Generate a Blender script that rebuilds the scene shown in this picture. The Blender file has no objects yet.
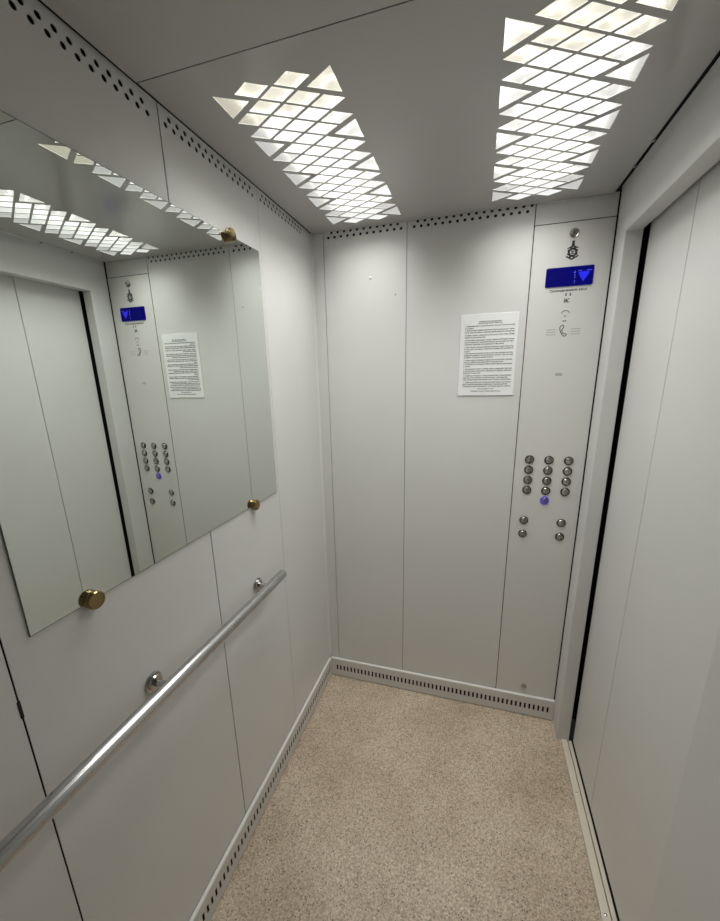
import bpy, bmesh, math, random
from mathutils import Vector, Matrix
from mathutils.geometry import delaunay_2d_cdt
random.seed(7)
scene = bpy.context.scene
COL = scene.collection
PI = math.pi

# ------------------------------------------------------------------ setup
scene.view_settings.view_transform = 'Standard'
scene.view_settings.look = 'None'
scene.view_settings.gamma = 1.0
scene.view_settings.use_curve_mapping = False
scene.view_settings.exposure = 0.0
world = bpy.data.worlds.new('World')
scene.world = world
world.use_nodes = True
world.node_tree.nodes['Background'].inputs[0].default_value = (0.5, 0.5, 0.5, 1)
world.node_tree.nodes['Background'].inputs[1].default_value = 0.02
scene.cycles.max_bounces = 16
scene.cycles.diffuse_bounces = 10
scene.cycles.glossy_bounces = 8
scene.cycles.use_denoising = True
scene.cycles.sample_clamp_indirect = 6.0

# ------------------------------------------------------------------ cabin measures (metres)
X2, X3, XP = 0.3921, 0.8378, 1.0845       # joints of the back wall
X1 = 0.0528
XJ, XR, XD = 1.0900, 1.1385, 1.1525       # portal face, end of its reveal, door plane
YJ = -0.1030                              # portal opening begins
ZL = 1.9590                               # lintel underside
ZC = 2.1000                               # ceiling
ZT = 2.1800
ZW = 2.1040                               # sheets stop just above the ceiling line                               # walls run up past the ceiling
YA, YB, YC = -0.8025, -0.4121, -1.2968    # joints of the left wall
YCORN = -0.050
YEND = -2.15
FRAME_JOINT = -0.8630                     # joint between the two ceiling sheets

# ------------------------------------------------------------------ materials
def principled(name, color, rough=0.5, metal=0.0, spec=0.5, coat=0.0):
    m = bpy.data.materials.new(name)
    m.use_nodes = True
    b = m.node_tree.nodes['Principled BSDF']
    b.inputs['Base Color'].default_value = (*color, 1)
    b.inputs['Roughness'].default_value = rough
    b.inputs['Metallic'].default_value = metal
    b.inputs['Specular IOR Level'].default_value = spec
    b.inputs['Coat Weight'].default_value = coat
    return m, m.node_tree, b

def noise(nt, scale, detail=3.0, vec=None, rough=0.5):
    n = nt.nodes.new('ShaderNodeTexNoise')
    n.inputs['Scale'].default_value = scale
    n.inputs['Detail'].default_value = detail
    n.inputs['Roughness'].default_value = rough
    if vec is not None:
        nt.links.new(vec, n.inputs['Vector'])
    return n

def ramp(nt, src, stops):
    r = nt.nodes.new('ShaderNodeValToRGB')
    e = r.color_ramp.elements
    while len(e) < len(stops):
        e.new(0.5)
    for el, (p, c) in zip(e, stops):
        el.position = p
        el.color = (*c, 1) if len(c) == 3 else c
    nt.links.new(src, r.inputs[0])
    return r

def mix(nt, fac, a, b, mode='MIX'):
    n = nt.nodes.new('ShaderNodeMix')
    n.data_type = 'RGBA'
    n.blend_type = mode
    if isinstance(fac, float):
        n.inputs[0].default_value = fac
    else:
        nt.links.new(fac, n.inputs[0])
    for k, v in ((6, a), (7, b)):
        if isinstance(v, tuple):
            n.inputs[k].default_value = (*v, 1)
        else:
            nt.links.new(v, n.inputs[k])
    return n.outputs[2]

def painted(name, color, rough=0.38, spec=0.5, orange=0.02, coat=0.0):
    """powder painted sheet metal: fine orange peel, faint tone drift"""
    m, nt, b = principled(name, color, rough, 0.0, spec, coat)
    tc = nt.nodes.new('ShaderNodeTexCoord')
    g = nt.nodes.new('ShaderNodeNewGeometry')
    n1 = noise(nt, 2.2, 3, g.outputs['Position'])
    r = ramp(nt, n1.outputs['Fac'], [(0.3, tuple(c * 0.975 for c in color)), (0.7, tuple(min(1, c * 1.02) for c in color))])
    nt.links.new(r.outputs[0], b.inputs['Base Color'])
    n2 = noise(nt, 3.0, 4, g.outputs['Position'])
    rr = ramp(nt, n2.outputs['Fac'], [(0.3, (rough * 0.85,) * 3), (0.75, (min(1, rough * 1.2),) * 3)])
    nt.links.new(rr.outputs[0], b.inputs['Roughness'])
    n3 = noise(nt, 420.0, 2, g.outputs['Position'])
    bp = nt.nodes.new('ShaderNodeBump')
    bp.inputs['Strength'].default_value = orange
    bp.inputs['Distance'].default_value = 0.001
    nt.links.new(n3.outputs['Fac'], bp.inputs['Height'])
    nt.links.new(bp.outputs[0], b.inputs['Normal'])
    return m

M = {}
M['wall'] = painted('grey_painted_steel', (0.690, 0.690, 0.675), 0.36)
M['door'] = painted('grey_painted_door', (0.670, 0.670, 0.655), 0.40)
M['portal'] = painted('grey_painted_portal', (0.650, 0.652, 0.640), 0.38)
M['panel'] = painted('grey_operating_panel', (0.690, 0.685, 0.662), 0.40)
M['base'] = painted('grey_painted_skirting', (0.660, 0.650, 0.625), 0.38)
M['ledge'] = painted('grey_skirting_lit_from_above', (0.76, 0.75, 0.72), 0.30)  # skirting paint lightened: light caught on the ledge is put into its colour
M['ceil'] = painted('glossy_grey_ceiling', (0.46, 0.455, 0.44), 0.14, 0.5, 0.004)
M['ceil2'] = painted('satin_grey_ceiling', (0.49, 0.485, 0.47), 0.42, 0.5)
M['dark'] = principled('dark_void', (0.012, 0.012, 0.012), 0.8)[0]
M['board'] = principled('dark_backing_board', (0.018, 0.018, 0.017), 0.8)[0]
M['black'] = principled('black_print', (0.02, 0.02, 0.022), 0.55)[0]
M['greyprint'] = principled('grey_print', (0.10, 0.10, 0.10), 0.55)[0]
M['paper'] = principled('white_plastic_sheet', (0.86, 0.87, 0.87), 0.35)[0]
M['ink'] = principled('printed_ink', (0.05, 0.05, 0.055), 0.6)[0]

def metal(name, color, rough, streak=None):
    m, nt, b = principled(name, color, rough, 1.0)
    g = nt.nodes.new('ShaderNodeNewGeometry')
    v = g.outputs['Position']
    if streak:
        mp = nt.nodes.new('ShaderNodeMapping')
        mp.inputs['Scale'].default_value = streak
        nt.links.new(v, mp.inputs['Vector'])
        v = mp.outputs[0]
    n = noise(nt, 1.0 if streak else 40.0, 4, v, 0.6)
    r = ramp(nt, n.outputs['Fac'], [(0.3, (rough * 0.7,) * 3), (0.75, (rough * 1.5,) * 3)])
    nt.links.new(r.outputs[0], b.inputs['Roughness'])
    r2 = ramp(nt, n.outputs['Fac'], [(0.3, tuple(c * 0.88 for c in color)), (0.7, color)])
    nt.links.new(r2.outputs[0], b.inputs['Base Color'])
    return m

M['rail'] = metal('brushed_aluminium_tube', (0.58, 0.58, 0.58), 0.19, (900.0, 1.2, 900.0))
M['chrome'] = metal('chrome', (0.55, 0.54, 0.53), 0.08)
M['steel'] = metal('satin_steel', (0.50, 0.49, 0.46), 0.22)
M['buttoncap'] = metal('button_steel', (0.46, 0.45, 0.42), 0.16)
M['buttondark'] = metal('button_bezel_steel', (0.13, 0.125, 0.118), 0.22)
M['brass'] = metal('aged_brass', (0.34, 0.25, 0.115), 0.15)
M['sill'] = principled('sill_aluminium', (0.78, 0.71, 0.60), 0.42, 0.2)[0]
m, nt, b = principled('mirror_silver', (0.80, 0.835, 0.795), 0.0, 1.0)
b.inputs['Roughness'].default_value = 0.004
M['mirror'] = m
M['mirror_edge'] = principled('ground_glass_edge', (0.10, 0.13, 0.12), 0.25)[0]

def emissive(name, color, strength, base=(0.8, 0.8, 0.8)):
    m, nt, b = principled(name, base, 0.4)
    b.inputs['Emission Color'].default_value = (*color, 1)
    b.inputs['Emission Strength'].default_value = strength
    return m
def pane(name, color, strength, clear=0.65):
    # frosted pane: lets most of the lamp behind it through and glows a little itself
    m = bpy.data.materials.new(name); m.use_nodes = True
    nt = m.node_tree; nt.nodes.clear()
    out = nt.nodes.new('ShaderNodeOutputMaterial')
    mx = nt.nodes.new('ShaderNodeMixShader'); mx.inputs[0].default_value = clear
    e = nt.nodes.new('ShaderNodeEmission'); e.inputs[0].default_value = (*color, 1); e.inputs[1].default_value = strength / (1 - clear)
    t = nt.nodes.new('ShaderNodeBsdfTransparent')
    nt.links.new(e.outputs[0], mx.inputs[1]); nt.links.new(t.outputs[0], mx.inputs[2])
    nt.links.new(mx.outputs[0], out.inputs['Surface'])
    return m
M['lamp'] = pane('opal_pane_over_lamp', (1.0, 0.995, 0.97), 0.56)
M['lamp_margin'] = pane('opal_pane_margin', (1.0, 0.995, 0.955), 0.35)
M['lamp_end'] = pane('opal_pane_end', (1.0, 0.945, 0.76), 0.35)
M['lcd'] = emissive('blue_screen', (0.0, 0.0, 1.0), 0.12, (0.001, 0.001, 0.02))
M['lcd'].node_tree.nodes['Principled BSDF'].inputs['Specular IOR Level'].default_value = 0.12
M['lcdon'] = emissive('blue_screen_segment', (0.01, 0.015, 1.0), 0.75, (0.01, 0.01, 0.2))
M['lcddot'] = emissive('blue_screen_dim_segment', (0.10, 0.11, 1.0), 0.75, (0.02, 0.02, 0.2))
M['blueled'] = emissive('blue_button_light', (0.14, 0.07, 1.0), 0.30, (0.06, 0.05, 0.2))
M['bluecap'] = metal('blue_lit_button_steel', (0.34, 0.29, 0.62), 0.18)

# speckled vinyl floor
m, nt, b = principled('speckled_beige_vinyl', (0.3, 0.25, 0.2), 0.55)
g = nt.nodes.new('ShaderNodeNewGeometry'); P = g.outputs['Position']
vo = nt.nodes.new('ShaderNodeTexVoronoi'); vo.inputs['Scale'].default_value = 230
nt.links.new(P, vo.inputs['Vector'])
cr = ramp(nt, vo.outputs['Color'], [(0.0, (0.31, 0.235, 0.168)), (0.30, (0.485, 0.392, 0.295)), (0.6, (0.585, 0.488, 0.378)), (1.0, (0.74, 0.64, 0.515))])
vo2 = nt.nodes.new('ShaderNodeTexVoronoi'); vo2.inputs['Scale'].default_value = 125
nt.links.new(P, vo2.inputs['Vector'])
spk = ramp(nt, vo2.outputs['Distance'], [(0.20, (1, 1, 1)), (0.30, (0, 0, 0))])
sel = ramp(nt, vo2.outputs['Color'], [(0.0, (0, 0, 0)), (0.63, (0, 0, 0)), (0.69, (0.95, 0.95, 0.95))])
mul = nt.nodes.new('ShaderNodeMath'); mul.operation = 'MULTIPLY'
nt.links.new(spk.outputs[0], mul.inputs[0]); nt.links.new(sel.outputs[0], mul.inputs[1])
c1 = mix(nt, mul.outputs[0], cr.outputs[0], (0.10, 0.072, 0.052))
n1 = noise(nt, 160, 4, P, 0.7)
g1 = ramp(nt, n1.outputs['Fac'], [(0.30, (0.72, 0.71, 0.70)), (0.70, (1.22, 1.22, 1.22))])
c2 = mix(nt, 1.0, c1, g1.outputs[0], 'MULTIPLY')
n2 = noise(nt, 3.4, 4, P, 0.6)
g2 = ramp(nt, n2.outputs['Fac'], [(0.32, (0.80, 0.765, 0.72)), (0.62, (1.05, 1.05, 1.05))])
c3 = mix(nt, 1.0, c2, g2.outputs[0], 'MULTIPLY')
# scattered dark scuffs
n4 = noise(nt, 26, 5, P, 0.75)
g4 = ramp(nt, n4.outputs['Fac'], [(0.70, (0, 0, 0)), (0.78, (0.75, 0.75, 0.75))])
c4 = mix(nt, g4.outputs[0], c3, (0.075, 0.060, 0.050))
nt.links.new(c4, b.inputs['Base Color'])
bp = nt.nodes.new('ShaderNodeBump'); bp.inputs['Strength'].default_value = 0.25; bp.inputs['Distance'].default_value = 0.001
nt.links.new(n1.outputs['Fac'], bp.inputs['Height']); nt.links.new(bp.outputs[0], b.inputs['Normal'])
M['floor'] = m

# ------------------------------------------------------------------ mesh helpers
class MB:
    def __init__(self):
        self.bm = bmesh.new()
    def box(self, a, c, bevel=0.0):
        (x0, y0, z0), (x1, y1, z1) = a, c
        v = [self.bm.verts.new(p) for p in ((x0, y0, z0), (x1, y0, z0), (x1, y1, z0), (x0, y1, z0), (x0, y0, z1), (x1, y0, z1), (x1, y1, z1), (x0, y1, z1))]
        f = [self.bm.faces.new([v[i] for i in q]) for q in ((0, 3, 2, 1), (4, 5, 6, 7), (0, 1, 5, 4), (1, 2, 6, 5), (2, 3, 7, 6), (3, 0, 4, 7))]
        if bevel:
            ed = list({e for q in f for e in q.edges})
            bmesh.ops.bevel(self.bm, geom=ed, offset=bevel, segments=2, affect='EDGES', profile=0.5)
        return self
    def prism(self, pts, d, to3):
        """flat outline (u,v) extruded from depth 0 to d; to3(u,v,w)->xyz"""
        n = len(pts)
        a = [self.bm.verts.new(to3(u, v, 0)) for u, v in pts]
        c = [self.bm.verts.new(to3(u, v, d)) for u, v in pts]
        self.bm.faces.new(a); self.bm.faces.new(c[::-1])
        for i in range(n):
            self.bm.faces.new((a[i], c[i], c[(i + 1) % n], a[(i + 1) % n]))
        return self
    def lathe(self, prof, origin, axis, n=32):
        """prof: (radius, height along axis)"""
        axis = Vector(axis).normalized()
        u = axis.orthogonal().normalized(); w = axis.cross(u)
        o = Vector(origin); rings = []
        for r, h in prof:
            if r < 1e-6:
                rings.append([self.bm.verts.new(o + axis * h)])
            else:
                rings.append([self.bm.verts.new(o + axis * h + (u * math.cos(2 * PI * k / n) + w * math.sin(2 * PI * k / n)) * r) for k in range(n)])
        for A, B in zip(rings, rings[1:]):
            for k in range(n):
                k2 = (k + 1) % n
                if len(A) == 1 and len(B) == 1: continue
                if len(A) == 1: self.bm.faces.new((A[0], B[k2], B[k]))
                elif len(B) == 1: self.bm.faces.new((A[k], A[k2], B[0]))
                else: self.bm.faces.new((A[k], A[k2], B[k2], B[k]))
        return self
    def plate(self, outer, holes, d, to3):
        """flat sheet with real openings, thickness d"""
        pts, faces = [], []
        for loop in [outer] + holes:
            s = len(pts); pts += [Vector(p) for p in loop]; faces.append(list(range(s, len(pts))))
        for i, f in enumerate(faces):          # all loops counter clockwise
            ar = sum(pts[f[k]].cross(pts[f[(k + 1) % len(f)]]) for k in range(len(f)))
            if ar < 0: faces[i] = f[::-1]
        V, E, F, ov, oe, of = delaunay_2d_cdt(pts, [], faces, 0, 1e-7)
        F = [f for f, o in zip(F, of) if o and all(k == 0 for k in o)]
        used = sorted({i for f in F for i in f}); mp = {}
        A = {i: self.bm.verts.new(to3(V[i].x, V[i].y, 0)) for i in used}
        B = {i: self.bm.verts.new(to3(V[i].x, V[i].y, d)) for i in used}
        cnt = {}
        for f in F:
            for k in range(len(f)):
                e = (f[k], f[(k + 1) % len(f)]); cnt[e] = 1
        for f in F:
            self.bm.faces.new([A[i] for i in f]); self.bm.faces.new([B[i] for i in reversed(f)])
        for (i, j) in cnt:
            if (j, i) not in cnt:
                self.bm.faces.new((A[j], A[i], B[i], B[j]))
        return self
    def build(self, name, mat, parent=None, smooth=False, mats=None):
        bm = self.bm
        bmesh.ops.recalc_face_normals(bm, faces=bm.faces)
        me = bpy.data.meshes.new(name)
        bm.to_mesh(me); bm.free()
        me.materials.append(mat)
        if smooth:
            me.polygons.foreach_set('use_smooth', [True] * len(me.polygons))
            try:
                me.set_sharp_from_angle(angle=math.radians(35))
            except Exception:
                pass
        o = bpy.data.objects.new(name, me)
        COL.objects.link(o)
        place(o, parent)
        return o

def world_loc(o):
    v = Vector((0, 0, 0))
    while o is not None:
        v += o.location; o = o.parent
    return v

def place(o, parent):
    """geometry is authored in room coordinates; move the origin onto the parent's base"""
    if parent is not None:
        o.parent = parent
        w = world_loc(parent)
        o.data.transform(Matrix.Translation(-w))

def empty(name, loc):
    o = bpy.data.objects.new(name, None)
    o.empty_display_size = 0.05
    o.location = loc
    COL.objects.link(o)
    return o

def tag(o, label, cat, group=None):
    o['label'] = label; o['category'] = cat
    if group: o['group'] = group
    return o

def struct(o, label=None, cat=None):
    o['kind'] = 'structure'
    if label: o['label'] = label
    if cat: o['category'] = cat
    return o

def circle(cx, cy, r, n=10):
    return [(cx + r * math.cos(2 * PI * k / n), cy + r * math.sin(2 * PI * k / n)) for k in range(n)]
def rect(a, b_, c, d):
    return [(a, b_), (c, b_), (c, d), (a, d)]

# sheets: u,v in the wall plane, w into the wall (away from the room)
def onleft(x=0.0):  return lambda u, v, w: (x - w, u, v)
def onback(y=0.0):  return lambda u, v, w: (u, y + w, v)
def onright(x):     return lambda u, v, w: (x + w, u, v)
def onceil(z):      return lambda u, v, w: (u, v, z + w)

def text_mesh(name, body, size, loc, mat, parent, align='LEFT', spacing=1.0, line=1.0, xscale=1.0, bold=0.0, res=2, fit=None):
    """flat lettering on the back wall, facing the room (-y)"""
    cu = bpy.data.curves.new(name, 'FONT')
    cu.body = body; cu.size = size; cu.align_x = align
    cu.space_character = spacing; cu.space_line = line
    cu.resolution_u = res; cu.extrude = 0.00012; cu.offset = bold
    t = bpy.data.objects.new(name + '_tmp', cu)
    COL.objects.link(t)
    dg = bpy.context.evaluated_depsgraph_get()
    me = bpy.data.meshes.new_from_object(t.evaluated_get(dg))
    bpy.data.objects.remove(t); bpy.data.curves.remove(cu)
    me.name = name
    me.materials.clear(); me.materials.append(mat)
    if fit:
        wd = max(v.co.x for v in me.vertices) - min(v.co.x for v in me.vertices)
        xscale = min(1.3, fit / wd)
    me.transform(Matrix.Translation(loc) @ Matrix.Rotation(PI / 2, 4, 'X') @ Matrix.Diagonal((xscale, 1, 1, 1)))
    o = bpy.data.objects.new(name, me)
    COL.objects.link(o)
    place(o, parent)
    return o

# ------------------------------------------------------------------ floor
floor = MB().box((-0.03, YEND, -0.03), (1.1075, 0.03, 0.0)).build('floor', M['floor'])
struct(floor, 'speckled beige vinyl floor of the lift cabin', 'floor')

# ------------------------------------------------------------------ left wall
wl = MB().box((-0.045, YEND, 0.0), (-0.024, 0.03, ZT)).build('wall_left', M['board'])
struct(wl, 'long grey painted steel wall carrying the mirror and handrail', 'wall')
def left_panel(y0, y1, first_up, n_up, first_lo, n_lo, pitch, zu, zl):
    h = [circle(first_up + pitch * k, zu, 0.0054, 14) for k in range(n_up)] + [circle(first_lo + pitch * k, zl, 0.0054, 14) for k in range(n_lo)]
    return MB().plate(rect(y0, 0.02, y1, ZW), h, 0.0016, onleft()).build('wall_panel', M['wall'], wl)
left_panel(YEND, YC - 0.0015, -2.10, 31, -2.113, 32, 0.0247, 2.0815, 2.066)
left_panel(YC + 0.0015, YA - 0.0016, -1.2642, 18, -1.2770, 19, 0.02465, 2.0832, 2.0686)
left_panel(YA + 0.0014, YB - 0.0008, -0.7705, 14, -0.7830, 15, 0.0246, 2.0880, 2.0735)
left_panel(YB + 0.0008, YCORN - 0.0008, -0.3790, 13, -0.3910, 13, 0.0238, 2.0925, 2.0780)
lt = MB().box((-0.006, YC - 0.0028, 1.008), (0.0008, YC + 0.0022, 1.040), 0.0005).build('panel_latch', M['dark'], wl)

# ------------------------------------------------------------------ back wall
wb = MB().box((-0.03, 0.024, 0.0), (1.20, 0.045, ZT)).build('wall_back', M['board'])
struct(wb, 'narrow grey painted steel end wall with the notice and button panel', 'wall')
def back_panel(x0, x1, fu, nu, fl, nl, pitch, zt=ZW):
    h = [circle(fu + pitch * k, 2.0985, 0.0054, 14) for k in range(nu)] + [circle(fl + pitch * k, 2.0815, 0.0054, 14) for k in range(nl)]
    return MB().plate(rect(x0, 0.02, x1, zt), h, 0.0016, onback()).build('wall_panel', M['wall'], wb)
back_panel(X1 + 0.0010, X2 - 0.0010, 0.0880, 11, 0.0745, 12, 0.0268)
back_panel(X2 + 0.0010, X3 - 0.0015, 0.4320, 16, 0.4190, 16, 0.0262)
# short blank panel above the operating panel
MB().plate(rect(X3 + 0.0015, 2.0355, XP + 0.0018, ZW), [], 0.0016, onback()).build('wall_panel', M['wall'], wb)
sc = MB().lathe([(0.0052, -0.001), (0.0052, 0.0012), (0.0040, 0.0026), (0.0, 0.0032)], (0.2465, 0, 1.9226), (0, -1, 0), 16).build('screw', M['paper'], wb, True)
sc = MB().lathe([(0.0030, -0.001), (0.0030, 0.0008), (0.0016, 0.0016), (0.0, 0.0016)], (0.3483, 0, 1.8532), (0, -1, 0), 12).build('screw', M['steel'], wb, True)

# folded post in the inner corner
cp = MB()
cp.prism([(-0.018, YCORN + 0.0008), (-0.0008, YCORN + 0.0008), (-0.0008, -0.009), (0.0075, -0.0008), (X1 - 0.0010, -0.0008), (X1 - 0.0010, 0.018), (-0.018, 0.018)], ZW - 0.02, lambda u, v, w: (u, v, 0.02 + w))
cp = cp.build('trim_1', M['wall'])
struct(cp, 'slim folded steel corner post between the two grey walls', 'trim')

# ------------------------------------------------------------------ front wall: portal, doors, sill
YO = -0.9100
pt = MB().plate([(YEND, 0.0), (YO, 0.0), (YO, ZL), (YJ, ZL), (YJ, 0.0), (-0.004, 0.0), (-0.004, 2.1170), (YEND, 2.1170)], [], XR - XJ, onright(XJ))
portal = pt.build('wall_front', M['portal'])
bv = portal.modifiers.new('bevel', 'BEVEL'); bv.width = 0.0022; bv.segments = 2; bv.limit_method = 'ANGLE'; bv.angle_limit = 0.9
struct(portal, 'grey steel door portal wall with lintel and jamb', 'wall')

def door(name, y0, y1, label):
    d = MB().box((XD, y0, 0.012), (XD + 0.028, y1, ZL + 0.03), 0.0015).build(name, M['door'])
    return struct(d, label, 'door')
door('door_1', -0.3860, YJ - 0.0080, 'narrow grey lift door leaf beside the black gap at the jamb')
door('door_2', -0.96, -0.3888, 'wide grey lift door leaf nearest the camera')
sh = MB().box((XD + 0.040, YEND, -0.03), (XD + 0.050, 0.03, ZT)).build('wall_shaft', M['dark'])
struct(sh, 'black landing side behind the lift doors', 'wall')
sill = empty('door_sill', (1.125, -0.5, 0.0))
tag(sill, 'grooved aluminium threshold strip along the foot of the lift doors', 'threshold')
MB().box((1.1085, YEND, -0.012), (1.1330, YJ, 0.0030), 0.0008).build('tread_strip', M['sill'], sill)
MB().box((1.1362, YEND, -0.012), (1.1490, YJ, 0.0030), 0.0008).build('tread_strip', M['sill'], sill)
MB().box((1.1085, YEND, -0.028), (1.1900, YJ, -0.014)).build('groove_bed', M['dark'], sill)
for yy in (-0.335, -0.69, -1.05):
    MB().lathe([(0.0042, -0.001), (0.0042, 0.0004), (0.0030, 0.0012), (0.0, 0.0012)], (1.1205, yy, 0.0030), (0, 0, 1), 14).build('screw', M['chrome'], sill, True)

# rear wall behind the camera
wr = MB().box((-0.045, YEND - 0.03, 0.0), (1.20, YEND, ZT)).build('wall_rear', M['wall'])
struct(wr, 'grey painted rear wall of the cabin behind the viewer', 'wall')

# ------------------------------------------------------------------ skirtings with ventilation slots
SK, SH = 0.0126, 0.1060
def slots(a, b_, pitch):
    n = int((b_ - a) / pitch) + 1
    return [rect(a + k * pitch - 0.0042, 0.040, a + k * pitch + 0.0042, 0.069) for k in range(n)]
def skirting(name, lo, hi, first, last, to3, label):
    mb = MB()
    mb.plate(rect(lo, 0.004, hi, SH - 0.004), slots(first, last, 0.01922), 0.0012, to3)
    o = mb.build(name, M['base'])
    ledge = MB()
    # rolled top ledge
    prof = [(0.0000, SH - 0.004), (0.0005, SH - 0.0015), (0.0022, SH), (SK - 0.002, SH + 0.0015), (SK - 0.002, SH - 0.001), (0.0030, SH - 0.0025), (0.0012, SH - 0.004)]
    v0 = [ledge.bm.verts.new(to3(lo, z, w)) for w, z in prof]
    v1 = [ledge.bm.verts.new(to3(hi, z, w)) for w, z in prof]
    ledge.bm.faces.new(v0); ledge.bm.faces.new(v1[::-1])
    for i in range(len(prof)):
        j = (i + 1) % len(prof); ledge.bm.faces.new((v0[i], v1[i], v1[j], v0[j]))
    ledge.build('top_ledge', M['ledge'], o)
    bk = MB()
    bk.plate(rect(lo, 0.002, hi, SH - 0.006), [], 0.002, lambda u, v, w: to3(u, v, w + SK - 0.0040))
    bk.build('backing_strip', M['dark'], o)
    return struct(o, label, 'baseboard')
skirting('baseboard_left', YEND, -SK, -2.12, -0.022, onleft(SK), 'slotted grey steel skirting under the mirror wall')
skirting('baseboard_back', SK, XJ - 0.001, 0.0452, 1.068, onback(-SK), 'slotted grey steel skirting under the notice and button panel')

# ------------------------------------------------------------------ ceiling
HX, HY = 0.0388, 0.0230         # half diagonals of one lozenge opening
PX, PY = 0.0450, 0.0533         # column pitch, row pitch
Y0 = -0.7478
def lozenge(cx, cy, g=0.0):
    hx, hy = HX - g * 1.3, HY - g
    return [(cx - hx, cy), (cx, cy - hy), (cx + hx, cy), (cx, cy + hy)]
def pattern(cx, g=0.0):
    P_ = []
    for k in range(14):
        for s in (-1, 1): P_.append(lozenge(cx + s * PX, Y0 - PY / 2 + PY * k, g))
    for k in range(13):
        P_.append(lozenge(cx, Y0 + PY * k, g))
    for t in range(4):
        for k in (1, 2):
            for s in (-1, 1): P_.append(lozenge(cx + s * 2 * PX, Y0 + PY * (3 * t + k), g))
    for t in range(5):
        yc = Y0 + 3 * PY * t
        if t == 4: yc -= 0.001
        for s in (-1, 1):
            xo = cx + s * (0.1290 - g); xi = cx + s * (0.0660 + g * 1.4)
            P_.append([(xo, yc - 0.0365 + g), (xo, yc + 0.0365 - g), (xi, yc)])
    return P_
LX = (0.2535, 0.8200)
CX0, CX1 = 0.0100, 1.0695
ceil = MB().plate(rect(CX0, FRAME_JOINT + 0.002, CX1, -0.003), pattern(LX[0]) + pattern(LX[1]), 0.0012, onceil(ZC)).build('ceiling', M['ceil'])
struct(ceil, 'glossy grey steel ceiling sheet pierced by two lozenge light patterns', 'ceiling')
MB().plate(rect(CX0, YEND, CX1, FRAME_JOINT - 0.0020), [], 0.012, onceil(ZC - 0.001)).build('ceiling_sheet', M['ceil2'], ceil)
for yy in (-0.1763, -0.3047):
    MB().box((CX1 - 0.003, yy - 0.005, ZC - 0.004), (CX1 + 0.004, yy + 0.005, ZC + 0.002), 0.0015).build('ceiling_clip', M['chrome'], ceil)
roof = MB().box((-0.045, YEND - 0.03, ZT), (1.21, 0.045, ZT + 0.03)).build('roof', M['dark'])
struct(roof, 'dark cabin roof above the false ceiling', 'roof')

LAMP_W, LAMP_SPREAD = 13.0, 122.0
def ceiling_light(cx, label):
    t = empty('ceiling_light', (cx, -0.43, ZC + 0.002))
    tag(t, label, 'ceiling light', 'lozenge pattern ceiling lights')
    sets = {k: MB() for k in ('diffuser', 'diffuser_margin', 'diffuser_margin ', 'diffuser_end')}
    for poly in pattern(cx, 0.0007):
        mx_ = sum(p[0] for p in poly) / len(poly); my_ = sum(p[1] for p in poly) / len(poly)
        which = 'diffuser_end' if my_ < -0.685 else 'diffuser_margin' if mx_ - cx > 0.07 else 'diffuser_margin ' if mx_ - cx < -0.07 else 'diffuser'
        sets[which].prism(poly, 0.004, lambda u, v, w: (u, v, ZC + 0.0008 + w))
    for k, mm in (('diffuser', 'lamp'), ('diffuser_margin', 'lamp_margin'), ('diffuser_margin ', 'lamp_margin'), ('diffuser_end', 'lamp_end')):
        sets[k].build(k.strip(), M[mm], t)
    h = MB().box((cx - 0.145, -0.815, ZC + 0.030), (cx + 0.145, -0.045, ZC + 0.055))
    h.build('lamp_housing', M['steel'], t)
    la = bpy.data.lights.new('light_module', 'AREA')
    la.shape = 'RECTANGLE'; la.size = 0.26; la.size_y = 0.74
    la.energy = LAMP_W; la.color = (0.995, 1.0, 0.962); la.spread = math.radians(LAMP_SPREAD)
    lo = bpy.data.objects.new('light_module', la); COL.objects.link(lo)
    lo.parent = t; lo.location = (0, 0, 0.018)
    return t
ceiling_light(LX[0], 'lozenge patterned ceiling light on the mirror side')
ceiling_light(LX[1], 'lozenge patterned ceiling light on the door side')

# ------------------------------------------------------------------ mirror
MY0, MY1, MZ0, MZ1 = -1.2606, -0.4312, 1.1390, 1.9190
mir = empty('wall_mirror', (0.004, (MY0 + MY1) / 2, MZ0))
tag(mir, 'large frameless rectangular mirror held by brass knobs on the left wall', 'mirror')
MQ = [(MY0, 1.1340), (MY1, 1.1424), (MY1 + 0.0010, 1.9240), (MY0 + 0.0010, 1.9125)]      # hangs a touch out of level
MB().plate(MQ, [], 0.0023, onleft(0.0027)).build('glass_edge', M['mirror_edge'], mir)
MB().plate([(MQ[0][0] + 0.001, MQ[0][1] + 0.001), (MQ[1][0] - 0.001, MQ[1][1] + 0.001), (MQ[2][0] - 0.001, MQ[2][1] - 0.001), (MQ[3][0] + 0.001, MQ[3][1] - 0.001)], [], 0.0002, onleft(0.0030)).build('mirror_glass', M['mirror'], mir)
def knob(y, z):
    p = [(0.0150, 0.0032), (0.0165, 0.0036), (0.0172, 0.0050), (0.0172, 0.0090), (0.0158, 0.0100), (0.0158, 0.0106), (0.0172, 0.0116), (0.0172, 0.0150), (0.0158, 0.0168), (0.0110, 0.0172), (0.0, 0.0173)]
    return MB().lathe(p, (0, y, z), (1, 0, 0), 40).build('clamp_knob', M['brass'], mir, True)
for y in (-1.1520, -0.5870):
    tl = (y - MY0) * 0.0101
    for z in (1.1340 + tl + 0.003, 1.9125 + tl + 0.001):
        knob(y - (0.020 if y < -1 and z > 1.5 else 0.0), z)

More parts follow.
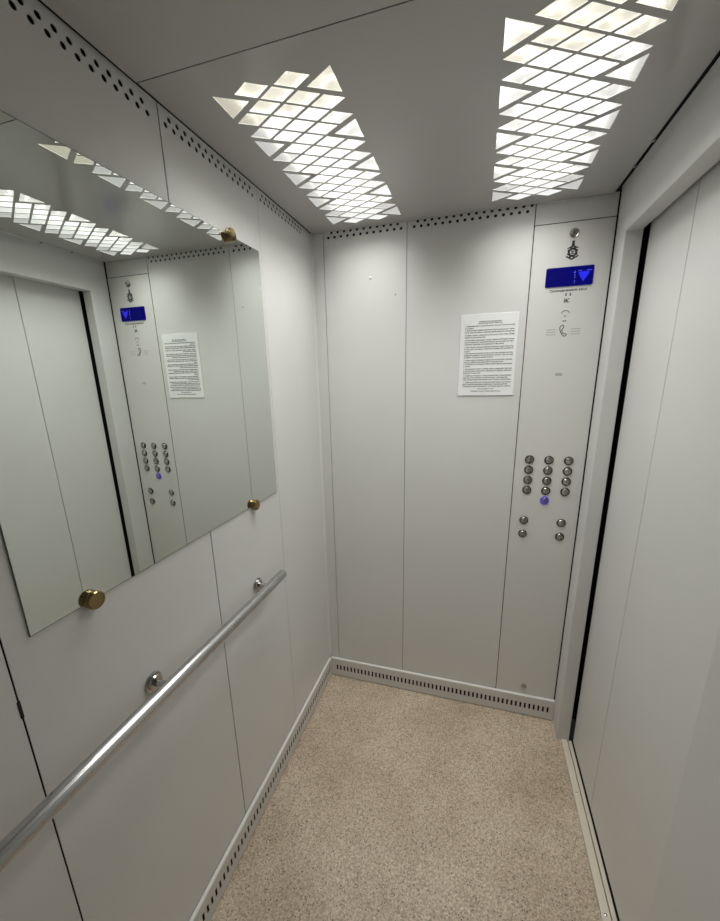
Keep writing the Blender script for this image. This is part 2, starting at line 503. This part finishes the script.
# ------------------------------------------------------------------ handrail
RX, RZ, RR = 0.0520, 0.8690, 0.0160
YR1, YR0 = -0.5200, -1.5900
hr = empty('handrail', (0.0, (YR0 + YR1) / 2, RZ))
tag(hr, 'round brushed metal handrail on chrome brackets below the mirror', 'handrail')
L = YR1 - YR0
MB().lathe([(RR - 0.002, 0.003), (RR - 0.0004, 0.0012), (RR, 0.004), (RR, L - 0.004), (RR - 0.0004, L - 0.0012), (RR - 0.002, L - 0.003)], (RX, YR0, RZ), (0, 1, 0), 40).build('tube', M['rail'], hr, True)
for y, s in ((YR0, 1), (YR1, -1)):
    MB().lathe([(RR - 0.0022, 0.012), (RR - 0.0022, 0.0010), (RR - 0.005, -0.0006), (0.0, -0.001)], (RX, y, RZ), (0, s, 0), 32).build('end_cap', M['steel'], hr, True)
for y in (-0.6072, -1.0555, -1.5040):
    br = MB().lathe([(0.0235, 0.0002), (0.0235, 0.0030), (0.0215, 0.0050), (0.0185, 0.0055), (0.0185, 0.0095), (0.0165, 0.0120), (0.0, 0.0122)], (0, y, RZ - 0.002), (1, 0, 0), 36).build('bracket', M['chrome'], hr, True)
    MB().lathe([(0.0085, 0.0115), (0.0085, RX - 0.0100)], (0, y, RZ - 0.002), (1, 0, 0), 24).build('bracket_stem', M['chrome'], br, True)

# ------------------------------------------------------------------ notice
PXL, PXR, PZB, PZT = 0.6045, 0.8105, 1.4610, 1.7600
nt_ = empty('notice_sheet', ((PXL + PXR) / 2, 0, PZB))
tag(nt_, 'white printed sheet of lift rules fixed to the back wall', 'notice')
MB().box((PXL, -0.0030, PZB), (PXR, -0.0002, PZT), 0.0005).build('sheet', M['paper'], nt_)
head = 'ПРАВИЛА ПОЛЬЗОВАНИЯ\nПАССАЖИРСКИМ ЛИФТОМ'
text_mesh('heading', head, 0.0062, ((PXL + PXR) / 2 + 0.004, -0.0032, PZT - 0.0290), M['ink'], nt_, 'CENTER', 1.0, 1.0, 1.0, 0.0001)
body = [
 '1. Управление лифтом осуществляется с помощью кнопок на этажах', 'и в кабине.',
 '2. Для вызова кабины нажмите кнопку вызова на этаже.',
 'После прибытия кабины и открытия дверей убедитесь в её наличии.', '',
 '3. Войдя в кабину, нажмите кнопку нужного вам этажа. Двери', 'закроются автоматически.', '',
 '4. Если кабина остановилась между этажами, не пытайтесь выйти', 'самостоятельно, нажмите кнопку вызова диспетчера.',
 'Ожидайте прибытия обслуживающего персонала.', '',
 '5. При поездке с детьми первыми должны входить взрослые,', 'а затем дети, выходить в обратном порядке. Детей держите', 'за руку.',
 '6. При перевозке детей в коляске возьмите ребёнка на руки,', 'войдите в кабину и затем ввезите коляску. При выходе', 'из кабины сначала вывезите коляску.', '',
 '7. Собак и других животных перевозите на коротком поводке.', 'Проход в кабину и выход из неё с осторожностью.',
 '8. Запрещается пользоваться лифтом при пожаре и задымлении', 'в здании.', '',
 '9. Запрещается курить в кабине лифта, перевозить горючие', 'и взрывоопасные вещества, перегружать кабину, открывать', 'двери шахты вручную.', '',
 '10. Бережно относитесь к оборудованию лифта, не допускайте', 'порчи стен кабины и кнопочных аппаратов.',
 'При обнаружении неисправности сообщите диспетчеру.', '',
 '11. Детям дошкольного возраста пользоваться лифтом', 'без сопровождения взрослых запрещается.',
 'Пользуйтесь лифтом правильно, это продлит срок его службы.',
]
z = PZT - 0.0435
for li, ln_ in enumerate(body):
    if ln_ == '':
        z -= 0.0026; continue
    nxt = body[li + 1] if li + 1 < len(body) else ''
    full = len(ln_) > 48 or (nxt != '' and not nxt[0].isdigit())
    text_mesh('text_line', ln_, 0.0060, (PXL + 0.0165, -0.0032, z), M['ink'], nt_, 'LEFT', 1.0, 1.0, 0.98, 0.00015, 1, 0.1780 if full else None)
    z -= 0.00755
text_mesh('text_line', 'СЧАСТЛИВОГО ПУТИ', 0.0056, ((PXL + PXR) / 2, -0.0032, PZB + 0.0235), M['ink'], nt_, 'CENTER', 1.0, 1.0, 1.0, 0.0001, 1)
text_mesh('text_line', 'Аварийная служба, телефон диспетчера', 0.0056, ((PXL + PXR) / 2, -0.0032, PZB + 0.0150), M['ink'], nt_, 'CENTER', 1.0, 1.0, 1.0, 0.0001, 1)

# ------------------------------------------------------------------ operating panel
op = empty('control_panel', ((X3 + XP) / 2, 0, 0.108))
tag(op, 'tall grey lift button panel with blue display beside the door', 'control panel')
holes = []
for x0 in (0.9105, 0.9905):
    for i in range(5):
        for j in range(3):
            holes.append(circle(x0 + i * 0.0062, 1.6745 + j * 0.0085, 0.0016, 8))
for i in range(7):
    for j in range(3):
        holes.append(circle(0.9535 + i * 0.0034, 1.5310 + j * 0.0034, 0.0013, 6))
MB().plate(rect(X3 + 0.0015, 0.1000, XP + 0.0018, 2.0325), holes, 0.0016, onback(-0.0010)).build('faceplate', M['panel'], op)
# display
ds = MB().prism([(0.8920, 1.8330), (1.0350, 1.8330), (1.0382, 1.8362), (1.0382, 1.8912), (1.0350, 1.8944), (0.8920, 1.8944), (0.8888, 1.8912), (0.8888, 1.8362)], 0.003, lambda u, v, w: (u, -0.0010 - w, v)).build('display', M['lcd'], op)
fl = lambda u, v, w: (u, -0.0041 - w, v)
MB().prism([(0.9905, 1.8760), (1.0260, 1.8760), (1.0220, 1.8660), (1.0080, 1.8440), (0.9945, 1.8660)][::-1], 0.0004, fl).build('down_arrow', M['lcdon'], ds)
dg_ = MB()
for k in range(8):
    if k in (2,): continue
    dg_.prism(rect(0.9795, 1.8420 + k * 0.0050, 0.9822, 1.8455 + k * 0.0050), 0.0004, fl)
dg_.prism(rect(0.9765, 1.8735, 0.9793, 1.8770), 0.0004, fl)
dg_.prism(rect(1.0160, 1.8785, 1.0310, 1.8805), 0.0004, fl)
dg_.prism(rect(0.9900, 1.8785, 1.0010, 1.8805), 0.0004, fl)
dg_.build('floor_digit', M['lcddot'], ds)
# key switch
kx, kz = 0.9655, 1.9985
ks = MB().lathe([(0.0150, -0.001), (0.0150, 0.0030), (0.0135, 0.0048), (0.0115, 0.0042), (0.0105, 0.0032), (0.0, 0.0032)], (kx, -0.001, kz), (0, -1, 0), 32).build('key_switch', M['steel'], op, True)
MB().lathe([(0.0080, 0.003), (0.0080, 0.0062), (0.0068, 0.0072), (0.0, 0.0072)], (kx, -0.001, kz), (0, -1, 0), 24).build('lock_barrel', M['chrome'], ks, True)
MB().box((kx - 0.0012, -0.0088, kz - 0.0048), (kx + 0.0012, -0.0078, kz + 0.0048)).build('key_slot', M['dark'], ks)
# crest: toothed ring with a chevron above and a ribbon below
ex, ez = 0.9660, 1.9395
fp = lambda u, v, w: (u, -0.0011 - w, v)
em = MB()
out = []
for k in range(64):
    a = 2 * PI * k / 64
    r = 0.0172 if (k % 8) < 4 else 0.0146
    out.append((ex + r * math.cos(a + 0.2), ez + r * math.sin(a + 0.2)))
em.plate(out, [circle(ex, ez, 0.0080, 24)], -0.0003, lambda u, v, w: (u, -0.0014 - w, v))
for s in (-1, 1):
    em.prism([(ex, ez - 0.0245), (ex + s * 0.0195, ez - 0.0135), (ex + s * 0.0185, ez - 0.0085), (ex + s * 0.0150, ez - 0.0110), (ex, ez - 0.0190)], 0.0003, fp)
    em.prism([(ex, ez + 0.0225), (ex + s * 0.0175, ez + 0.0135), (ex + s * 0.0165, ez + 0.0105), (ex, ez + 0.0170)], 0.0003, fp)
em.prism([(ex - 0.0055, ez + 0.0215), (ex + 0.0055, ez + 0.0215), (ex + 0.0035, ez + 0.0300), (ex + 0.0050, ez + 0.0355), (ex - 0.0050, ez + 0.0355), (ex - 0.0035, ez + 0.0300)], 0.0003, fp)
em.prism([(ex - 0.0042, ez - 0.0050), (ex + 0.0042, ez - 0.0050), (ex + 0.0042, ez - 0.0020), (ex - 0.0010, ez - 0.0005), (ex + 0.0042, ez + 0.0010), (ex + 0.0035, ez + 0.0055), (ex - 0.0042, ez + 0.0050), (ex - 0.0042, ez + 0.0020), (ex + 0.0010, ez + 0.0005), (ex - 0.0042, ez - 0.0010)], 0.0003, fp)
em.build('emblem', M['black'], op)
# lettering under the display
text_mesh('capacity_text', 'Грузоподъемность 630 кг', 0.0104, (0.9655, -0.0012, 1.8170), M['black'], op, 'CENTER', 1.0, 1.0, 0.93, 0.0003)
ic = MB()
for cx_ in (0.9595, 0.9735):
    ic.prism(circle(cx_, 1.8098, 0.0020, 10), 0.0003, fp)
    ic.prism([(cx_ - 0.0026, 1.8072), (cx_ + 0.0026, 1.8072), (cx_ + 0.0018, 1.8020), (cx_ - 0.0018, 1.8020)][::-1], 0.0003, fp)
ic.build('passenger_symbols', M['black'], op)
text_mesh('conformity_mark', 'EAC', 0.0175, (0.9635, -0.0012, 1.7808), M['black'], op, 'CENTER', 0.80, 1.0, 0.60, 0.0005)
# arc and dots of the intercom marks
ac = MB()
n = 14
up = [(0.9640 + 0.0150 * math.cos(PI * (0.12 + 0.76 * k / n)), 1.7400 + 0.0150 * math.sin(PI * (0.12 + 0.76 * k / n))) for k in range(n + 1)]
dn = [(0.9640 + 0.0130 * math.cos(PI * (0.12 + 0.76 * k / n)), 1.7396 + 0.0130 * math.sin(PI * (0.12 + 0.76 * k / n))) for k in range(n + 1)]
ac.prism(up + dn[::-1], 0.0003, fp)
ac.prism(circle(0.9635, 1.7355, 0.0026, 10), 0.0003, fp)
for cx_ in (0.9600, 0.9670):
    ac.prism(rect(cx_ - 0.0026, 1.7175, cx_ + 0.0026, 1.7212), 0.0003, fp)
ac.build('intercom_marks', M['greyprint'], op)
# telephone handset outline
ph = MB()
loop = [(0.9526, 1.7043), (0.9568, 1.7064), (0.9612, 1.7064), (0.9647, 1.703), (0.9644, 1.6971), (0.962, 1.693), (0.9595, 1.6895), (0.9603, 1.6842), (0.9641, 1.6787), (0.9674, 1.6769), (0.9711, 1.678), (0.9762, 1.6742), (0.9751, 1.6696), (0.9679, 1.6663), (0.9629, 1.6685), (0.9575, 1.6751), (0.9532, 1.6829), (0.9501, 1.6913), (0.95, 1.6985)]
def inset(lp, d):
    area = sum(lp[k][0] * lp[(k + 1) % len(lp)][1] - lp[(k + 1) % len(lp)][0] * lp[k][1] for k in range(len(lp)))
    sgn = 1 if area > 0 else -1
    r = []
    for k in range(len(lp)):
        a, c = Vector(lp[k - 1]), Vector(lp[(k + 1) % len(lp)])
        t = (c - a).normalized()
        r.append((lp[k][0] - sgn * t.y * d, lp[k][1] + sgn * t.x * d))
    return r
ph.plate(loop, [inset(loop, 0.0026)], -0.0003, lambda u, v, w: (u, -0.0014 - w, v))
ph.build('telephone_symbol', M['black'], op)
# push buttons
def button(x, z, lit=False, r=0.0170):
    ring = MB().lathe([(r, -0.0010), (r, 0.0020), (r - 0.0012, 0.0036), (r - 0.0030, 0.0036), (r - 0.0042, 0.0012), (r - 0.0042, 0.0004)], (x, -0.0010, z), (0, -1, 0), 36)
    ring = ring.build('push_button', M['blueled'] if lit else M['buttondark'], op, True)
    MB().lathe([(r - 0.0046, 0.0004), (r - 0.0046, 0.0052), (r - 0.0056, 0.0064), (r - 0.0080, 0.0060), (0.0, 0.0050)], (x, -0.0010, z), (0, -1, 0), 32).build('button_cap', M['bluecap'] if lit else M['buttoncap'], ring, True)
    if lit: ring['label'] = 'push button ringed in blue violet light'
    return ring
for zz in (1.2115, 1.1697, 1.1282, 1.0866):
    for xx in (0.8915, 0.9615, 1.0309):
        button(xx, zz)
button(0.9603, 1.0458, True)
for zz in (0.9565, 0.8973):
    for xx in (0.8912, 1.0305):
        button(xx, zz)
lk = MB().lathe([(0.0120, -0.001), (0.0120, 0.0035), (0.0095, 0.0065), (0.0045, 0.0080), (0.0, 0.0084)], (0.9569, -0.001, 0.1490), (0, -1, 0), 24).build('panel_lock', M['chrome'], op, True)

# ------------------------------------------------------------------ camera
f, cx, cy = 383.5766, 359.1791, 479.3413
cam = bpy.data.cameras.new('camera')
co = bpy.data.objects.new('camera', cam)
COL.objects.link(co)
co.location = (0.67966659, -1.62201841, 1.52954701)
co.rotation_euler = (1.3172, 0.0196, 0.2918)
Rm = Matrix(((0.95755353, -0.05398207, 0.28315574), (0.2875883, 0.24570417, -0.92570105), (-0.01960128, 0.96784058, 0.25079951)))
co.rotation_euler = Rm.to_euler()
cam.sensor_fit = 'AUTO'
cam.sensor_width = 36.0
cam.lens = f * 36.0 / 921.0
cam.shift_x = (360.0 - cx) / 921.0
cam.shift_y = (cy - 460.5) / 921.0
cam.clip_start = 0.02
scene.camera = co
